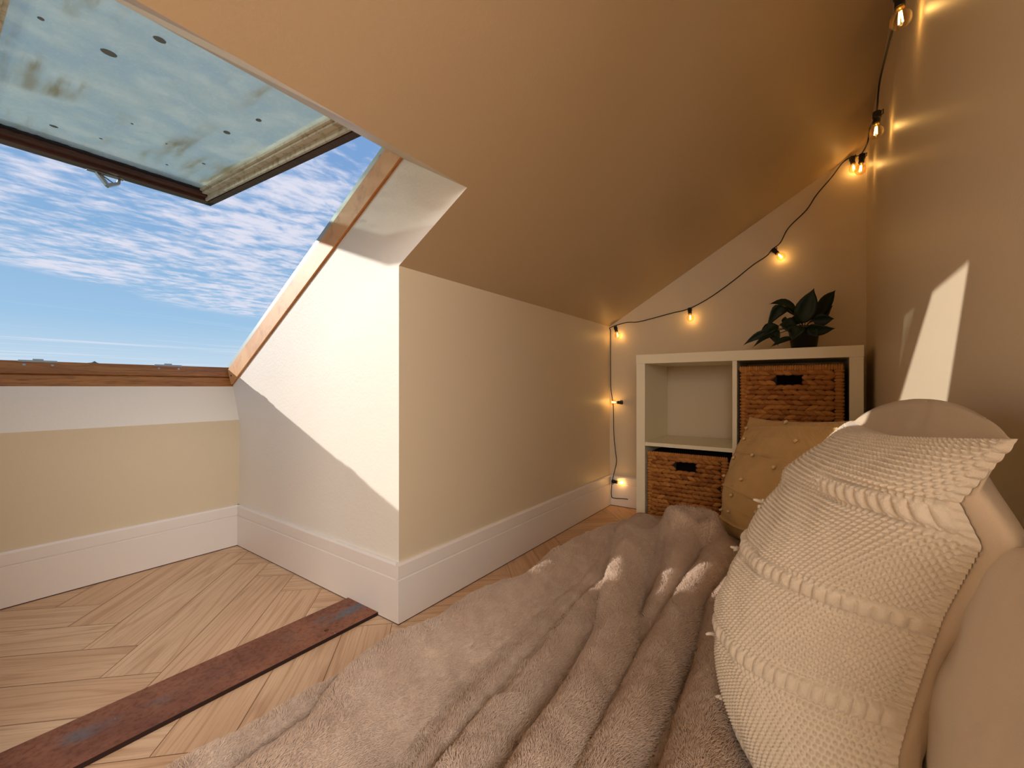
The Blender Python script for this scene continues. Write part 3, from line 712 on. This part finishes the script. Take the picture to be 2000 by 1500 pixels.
# ------------------------------------------------------------------ plush blanket
def ridge(X, Y, tab, skew=0.):
    yc, A, W = poly(X, tab); d = (Y-yc)/W
    d = np.where(d > 0, d*(1+skew), d*(1-skew)); return A*(.25*np.exp(-d*d) + .75*np.sqrt(np.clip(1-(d/1.55)**2, 0, 1)))
def blanket_h(X, Y):
    z = np.full_like(X, .138)
    Yw = Y + .012*fbm(X*3, Y*3, 5, 2)
    ri = np.zeros_like(X)
    ri = np.maximum(ri, ridge(X, Yw, [(-.2, .27, .06, .036), (.43, .286, .068, .032), (.82, .336, .070, .030), (1.2, .45, .055, .034), (1.4, .50, .02, .04)], .2))
    ri = np.maximum(ri, ridge(X, Yw, [(-.2, .19, .05, .026), (.54, .222, .060, .026), (.80, .232, .070, .028), (1.11, .230, .070, .028), (1.3, .22, .05, .03), (1.45, .22, .01, .03)], -.1))
    ri = np.maximum(ri, ridge(X, Yw, [(-.2, .09, .05, .03), (.59, .117, .060, .028), (1.05, .155, .070, .030), (1.28, .14, .045, .035), (1.5, .12, .015, .03)], -.1))
    ri = np.maximum(ri, ridge(X, Yw, [(.75, .28, 0, .02), (.95, .286, .050, .020), (1.15, .300, .055, .022), (1.3, .33, .05, .03), (1.4, .36, 0, .03)]))
    ri = np.maximum(ri, ridge(X, Yw, [(-.2, .47, .050, .055), (.31, .505, .070, .045), (.38, .545, .072, .040), (.585, .595, .062, .042), (.75, .595, .044, .05), (1.0, .610, .036, .06), (1.3, .60, .02, .06), (1.6, .58, .01, .05)], .1))
    ri = np.maximum(ri, ridge(X, Yw, [(-.2, .58, .035, .03), (.30, .615, .046, .028), (.50, .650, .040, .026), (.66, .66, .020, .03), (.9, .66, 0, .03)], .1))
    ri = ri + ridge(X, Yw, [(-.2, .36, .020, .03), (.45, .375, .024, .026), (.75, .405, .022, .022), (1.0, .42, .012, .03), (1.3, .5, 0, .03)])
    ri = ri + ridge(X, Yw, [(.6, .54, 0, .03), (.85, .535, .018, .03), (1.2, .54, .022, .04), (1.5, .54, .01, .04)])
    z = z + ri - .034*np.exp(-((Yw-.27)/.17)**2)*sstep(X, 1.35, 1.1)
    # swirl of bunched cloth near the far end
    dx = X-1.41; dy = Y-.325; r = np.hypot(dx, dy); z = z + .080*np.exp(-((r-.062)/.030)**2)*sstep(dx*.6+dy*.3+.08, -.03, .08) + .03*np.exp(-(r/.13)**2)
    # broad undulation, crimped seam
    z = z + .012*fbm(X*3.2+3, Y*5.5, 21, 2)
    sy = poly(X, [(-.2, .39), (.38, .412), (.56, .445), (.82, .466), (1.12, .459), (1.4, .44)])[0]
    sd = Yw-sy+.006*fbm(X*14, Y*2, 9, 2)
    amp = sstep(X, 1.35, 1.05)
    z = z - amp*.014*np.exp(-(sd/.012)**2) + amp*.0035*np.exp(-(sd/.04)**2)*fbm(X*34, Y*16, 33, 2)
    z = z - .034*np.exp(-((Yw-poly(X, [(-.2, .42), (.31, .445), (.5, .50), (.8, .525), (1.2, .53)])[0])/.04)**2)*sstep(X, 1.3, .9)
    z = z + .0014*fbm(X*22, Y*22, 41, 3)
    return z
NX, NY = 620, 400
u = np.linspace(0, 1, NX)[:, None]*np.ones((1, NY)); v = np.linspace(0, 1, NY)[None, :]*np.ones((NX, 1))
Yout = .742 + .018*np.sin(u*17) + .012*np.sin(u*41+1) - .03*sstep(u, .40, .55)*sstep(u, .95, .7)
Yb = -.125 + v*(Yout+.125)
Xend = 1.60 - .10*sstep(Yb, .36, .05) + .03*np.sin(Yb*13) - .16*sstep(Yb, .60, .80)
Xb = -.22 + u*(Xend+.22)
Z = blanket_h(Xb, Yb)
edge = .618 + .025*np.sin(Xb*7.3+.6) - .03*sstep(Xb, .6, .9) + .012*np.sin(Xb*19)
dr = sstep(Yb, edge-.03, Yout-.005)
pleat = 1 + .22*np.sin(Xb*31+2*np.sin(Xb*5))*sstep(Yb, .62, .72)
Z = Z*(1-dr) + .014*dr
Z = Z + .012*np.sin(Xb*27+1.5*np.sin(Xb*6))*np.sin(math.pi*np.clip((Yb-.62)/.17, 0, 1))
fe = sstep(Xb, Xend-.05, Xend); Z = Z*(1-fe) + np.where(Yb < .62, .104, .012)*fe
Z = np.maximum(Z, .008)
inm = (Yb < .640); Z = np.where(inm & (Z < .104), .104, Z)
bl = gridmesh('plush_blanket', np.stack([Xb, Yb, Z], -1), NX, NY, M['fur'])
tag(bl, 'beige faux fur blanket lying in long folds over the floor mattress', 'blanket')
# the pile: short strands growing from the cloth
P = np.stack([Xb, Yb, Z], -1)
du = np.gradient(P, axis=0); dv = np.gradient(P, axis=1); Nn = np.cross(du, dv); Nn /= np.linalg.norm(Nn, axis=-1, keepdims=True)
NS = 420000
# denser close to the camera
xr = rng.random(NS*2); yr = rng.random(NS*2)
fi = xr*(NX-1.001); fj = yr*(NY-1.001); i0 = fi.astype(int); j0 = fj.astype(int); a = (fi-i0)[:, None]; b = (fj-j0)[:, None]
def samp(A): return A[i0, j0]*(1-a)*(1-b) + A[i0+1, j0]*a*(1-b) + A[i0, j0+1]*(1-a)*b + A[i0+1, j0+1]*a*b
B = samp(P); N_ = samp(Nn)
rel = B - np.array([0, 0, CAM_Z]); dep = rel @ np.array(F); rt = rel @ np.array(Rt)
pxx = 1000+835*rt/np.maximum(dep, .05); pyy = 756-835*rel[:, 2]/np.maximum(dep, .05)
keep = (dep > .1) & (pxx > 300) & (pxx < 1800) & (pyy < 1750)
keep &= rng.random(len(B)) < np.clip(.9*(.55/np.maximum(dep, .1))**1.3, .12, 1)
B = B[keep]; N_ = N_[keep]; NS = len(B)
cl1 = fbm(B[:, 0]*55, B[:, 1]*55, 61, 3); cl2 = fbm(B[:, 0]*55+50, B[:, 1]*55, 71, 3); lo1 = fbm(B[:, 0]*7, B[:, 1]*7, 81, 2)
T = np.stack([.55*cl1+.5+.3*lo1, .55*cl2-.35*lo1, np.zeros(NS)], 1) + rng.normal(0, .28, (NS, 3))
T -= N_*np.sum(T*N_, 1, keepdims=True)
Lh = (.0075*(1+.25*cl2)*rng.uniform(.7, 1.2, NS))[:, None]
m1 = B + N_*Lh*.50 + T*Lh*.22; t1 = B + N_*Lh*.72 + T*Lh*.75
B = B - N_*.0008
pts = np.stack([B, m1, t1], 1).astype(np.float32)
hc = bpy.data.hair_curves.new('fur_pile'); hc.add_curves([3]*NS)
hc.points.foreach_set('position', pts.ravel())
rad = np.tile(np.array([.00042, .00034, .00008], dtype=np.float32), NS)
ra = hc.attributes.get('radius') or hc.attributes.new('radius', 'FLOAT', 'POINT'); ra.data.foreach_set('value', rad)
hc.materials.append(M['fur'])
ho = bpy.data.objects.new('fur_pile', hc); COL.objects.link(ho); ho.parent = bl; ho['kind'] = 'stuff'

# ------------------------------------------------------------------ pillows
def remap(t): return .4*t + .6*(1-np.cos(np.pi*t))/2
def pidx(u, N): return int(np.searchsorted(remap(np.linspace(0, 1, N)), u))
def pillow_surface(corner, T, N, side, pinch=.06, power=.42, edges=None, skewfn=None):
    """corner: 4 points (u0v0, u1v0, u1v1, u0v1). side=+1 front, -1 back."""
    c = [np.array(p, float) for p in corner]
    tt = remap(np.linspace(0, 1, N))
    u = tt[:, None, None]*np.ones((1, N, 1)); v = tt[None, :, None]*np.ones((N, 1, 1))
    uu = u; vv = v
    B = c[0]*(1-u)*(1-v) + c[1]*u*(1-v) + c[2]*u*v + c[3]*(1-u)*v
    ctr = sum(c)/4
    pe = pinch*((1-np.abs(2*u-1)**2)*np.abs(2*v-1)**3 + (1-np.abs(2*v-1)**2)*np.abs(2*u-1)**3)
    B = B + (ctr-B)*pe
    if edges is not None: B = B + edges(u, v)
    nrm = np.cross(c[1]-c[0], c[3]-c[0]); nrm /= np.linalg.norm(nrm)
    h = (np.sin(np.pi*u)*np.sin(np.pi*v)); h = np.maximum(h, 0)**power
    if skewfn is not None: h = h*skewfn(u, v)
    return B, h*T, nrm, u[..., 0], v[..., 0]
def normals(P):
    a = np.gradient(P, axis=0); b = np.gradient(P, axis=1); n_ = np.cross(a, b); l = np.linalg.norm(n_, axis=-1, keepdims=True); l[l == 0] = 1; return n_/l

# --- big knitted pillow
seam = np.array([onY(1989, 857, -.110), onY(1879, 972, -.087), onY(1927, 1058, -.100), onY(1855, 1202, -.092), onY(1788, 1394, -.078), onY(1759, 1495, -.066), np.array((.50, -.060, .120))])
sv = np.concatenate([[0], np.cumsum(np.linalg.norm(np.diff(seam, axis=0), axis=1))]); sv /= sv[-1]
c00 = seam[0]; c01 = seam[-1]; c10 = np.array(onX(1662, 822, .93)); c11 = np.array((.76, .075, .125))
def knit_edge(u, v):
    S = np.stack([np.interp(v[..., 0], sv, seam[:, k]) for k in range(3)], -1)
    lin = c00*(1-v)+c01*v
    return (S-lin)*(1-u)**2.2
def smooth1(a, k=9):
    return a
NK = 640
corn = [c00, c10, c11, c01]
B, h, nr, U, V = pillow_surface(corn, .122, NK, 1, .05, .42, knit_edge, lambda u, v: (.86+.28*v)*(1+.10*np.sin(np.pi*u)))
if nr[1] < 0: nr = -nr
wr = .006*fbm(U*5, V*5, 101, 3) + .010*np.exp(-((V-.10-.10*U)/.035)**2)*np.sin(np.pi*U)
Pf = B + nr*(h + wr[..., None]*np.minimum(1, h/.04))
nn = normals(Pf); 
if nn[NK//2, NK//2] @ nr < 0: nn = -nn
# knit relief: seed-stitch nubs, three ladder bands, garter edge
aru = np.concatenate([np.zeros((1, NK)), np.cumsum(np.linalg.norm(np.diff(Pf, axis=0), axis=-1), axis=0)])
arv = np.concatenate([np.zeros((NK, 1)), np.cumsum(np.linalg.norm(np.diff(Pf, axis=1), axis=-1), axis=1)], axis=1)
arv = np.mean(arv[NK//4:3*NK//4], axis=0, keepdims=True)*np.ones((NK, 1))
arw = .5*aru/aru[-1:]*aru[-1].mean() + .5*aru
su, sv2 = arw/.0062, arv/.0056
row = np.floor(sv2); ph = (row % 2)*.5
fu = (su+ph) % 1-.5; fv = sv2 % 1-.5
nub = np.exp(-((fu/.30)**2+(fv/.34)**2)*1.3)
rl = .0042*nub
fade = sstep(U, .80, .45)                 # flat plain knit on the far side
rl = rl*(.25+.75*fade) + .0006*(1-fade)*np.sin(su*2*np.pi)*np.sin(sv2*2*np.pi)
for vb, u1 in ((.135, .28), (.40, .74), (.66, .80), (.92, .85)):
    cvb = vb + .012*np.sin(U*5)
    d = (V-cvb)/.019; inside = np.exp(-(d**4)); on = sstep(U, u1+.04, u1-.06)
    loops = .0052*np.abs(np.cos(arw/.0125*np.pi))**.6*np.sqrt(np.clip(1-(d*.8)**2, 0, 1))
    groove = -.003*(np.exp(-((np.abs(d)-1.25)/.22)**2))
    rl = rl*(1-inside*on) + (loops*inside+groove)*on
edgew = np.exp(-(aru/.0075)**4)
rl = rl*(1-edgew) + edgew*.0035*(.4+.6*np.abs(np.cos(V*70*np.pi)))
fadee = np.minimum(1, np.minimum.reduce([V, 1-V, 1-U])/.01)
Pf = Pf + nn*(rl*fadee)[..., None]
pil = gridmesh('knitted_pillow', Pf, NK, NK, M['knit']); tag(pil, 'large oatmeal chunky knit pillow in front, leaning on the right wall', 'pillow', None)
Bb, hb, _, Ub, Vb = pillow_surface(corn, .058, 120, -1, .05, .5, knit_edge, lambda u, v: 1+.0*u)
wrb = .007*fbm(Ub*6, Vb*6, 131, 3)*np.minimum(1, hb[..., 0]/.03)
Pb = Bb - nr*(hb + wrb[..., None])
Pb[..., 2] += .055*np.sin(np.pi*Ub)**.6*np.exp(-(Vb/.22)**2)*np.minimum(1, Vb/.02)
Pb[..., 0] -= .085*np.sin(np.pi*np.minimum(1, Ub*1.6+0.0))**.5*np.exp(-((Vb-.2)/.16)**2)
Pb[..., 1] += .010*np.sin(Ub*17+Vb*14)*np.sin(np.pi*Ub)*np.sin(np.pi*Vb)
Pb[..., 1] = np.maximum(Pb[..., 1], YR+.004)
bk = gridmesh('backing', Pb, 120, 120, M['plain'], pil, flip=True); bk['label'] = 'smooth beige cotton back'
# tufts
def surf(Pg, uu, vv): N = Pg.shape[0]; return Pg[pidx(uu, N), pidx(vv, N)]
tufts = [(.60, .28), (.66, .44), (.60, .70), (.58, .86), (.72, .60), (.80, .40)]
for uu, vv in tufts:
    p = surf(Pf, uu, vv); nv_ = nn[pidx(uu, NK), pidx(vv, NK)]
    bm = bmesh.new()
    for k in range(4):
        a = Vector(p) + Vector([random.uniform(-.003, .003) for _ in range(3)]); t = a + Vector(nv_)*random.uniform(.004, .008) + Vector([random.uniform(-.006, .006) for _ in range(3)])
        tube(bm, [a, (a+t)/2+Vector(nv_)*.002, t], [.002, .0026, .0014], 6)
    bmo('tuft', bm, M['knit'], pil, smooth=True)

# --- tan cushion in the corner
tc4 = [np.array((1.765, .205, .522)), np.array((1.285, -.128, .560)), np.array((1.17, -.075, .145)), np.array((1.600, .275, .130))]
NT_ = 420
B, h, nr2, U, V = pillow_surface(tc4, .105, NT_, 1, .09, .45, None, lambda u, v: 1+.25*(v-.5))
if nr2[0] > 0: nr2 = -nr2
wr = .008*fbm(U*4, V*5, 151, 3)
Pf2 = B + nr2*(h + wr[..., None]*np.minimum(1, h/.03))
nn2 = normals(Pf2)
if nn2[NT_//2, NT_//2] @ nr2 < 0: nn2 = -nn2
rl = .0006*np.sin(U*160*np.pi)*np.sin(V*160*np.pi)
nubs = []
for r_, vr in enumerate((.10, .22, .36, .50, .64, .76, .88)):
    on = (np.sin(U*9+r_*2.1) > -.2) if r_ % 2 == 0 else np.zeros_like(U, bool)
    rl = rl + .0028*np.exp(-((V-vr-.01*np.sin(U*6+r_))/.008)**2)*(.35+.65*sstep(np.sin(U*9+r_*2.1), -.4, .3))*(1 if r_ % 2 == 0 else .15)
rl = rl*2.4
Pf2 = Pf2 + nn2*(rl*np.minimum(1, np.minimum.reduce([U, 1-U, V, 1-V])/.02))[..., None]
cu = gridmesh('tan_cushion', Pf2, NT_, NT_, M['tan']); tag(cu, 'tan cotton cushion with small nubs leaning in the corner against the shelving unit', 'cushion')
B2, h2, _, U2, V2 = pillow_surface(tc4, .05, 80, -1, .09, .5)
Pb2 = B2 - nr2*h2; Pb2[..., 1] = np.maximum(Pb2[..., 1], YR+.004); Pb2[..., 0] = np.minimum(Pb2[..., 0], SX-.004)
gridmesh('backing', Pb2, 80, 80, M['tan'], cu, flip=True)
for uu, vv in ((.10, .12), (.20, .23), (.52, .07), (.42, .36), (.70, .22), (.08, .56), (.40, .55), (.62, .42), (.30, .68), (.26, .80), (.12, .82), (.55, .72), (.18, .40)):
    p = Vector(surf(Pf2, uu, vv)); q = Vector(nn2[pidx(uu, NT_), pidx(vv, NT_)]); bm = bmesh.new(); tdir = Vector((-.5, -.4, .5)).normalized()
    tube(bm, [p - tdir*.006 + q*.003, p + q*.007, p + tdir*.007 + q*.006], [.0030, .0046, .0036], 8)
    bmo('nub', bm, M['nub'], cu, smooth=True)

# --- plain cushion squeezed between knitted pillow and wall
pc4 = [np.array((.31, -.120, .545)), np.array((.61, -.124, .495)), np.array((.82, -.112, .105)), np.array((.33, -.110, .105))]
B, h, nr3, U, V = pillow_surface(pc4, .026, 120, 1, .015, .25)
if nr3[1] < 0: nr3 = -nr3
Pp = B + nr3*(h + (.004*fbm(U*4, V*4, 171, 3))[..., None]*np.minimum(1, h/.02))
pp = gridmesh('plain_pillow', Pp, 120, 120, M['plain']); tag(pp, 'smooth plain beige pillow wedged behind the knit pillow against the right wall', 'pillow')
B, h, _, U, V = pillow_surface(pc4, .022, 60, -1, .03, .4); Pq = B - nr3*h; Pq[..., 1] = np.maximum(Pq[..., 1], YR+.003)
gridmesh('backing', Pq, 60, 60, M['plain'], pp, flip=True)
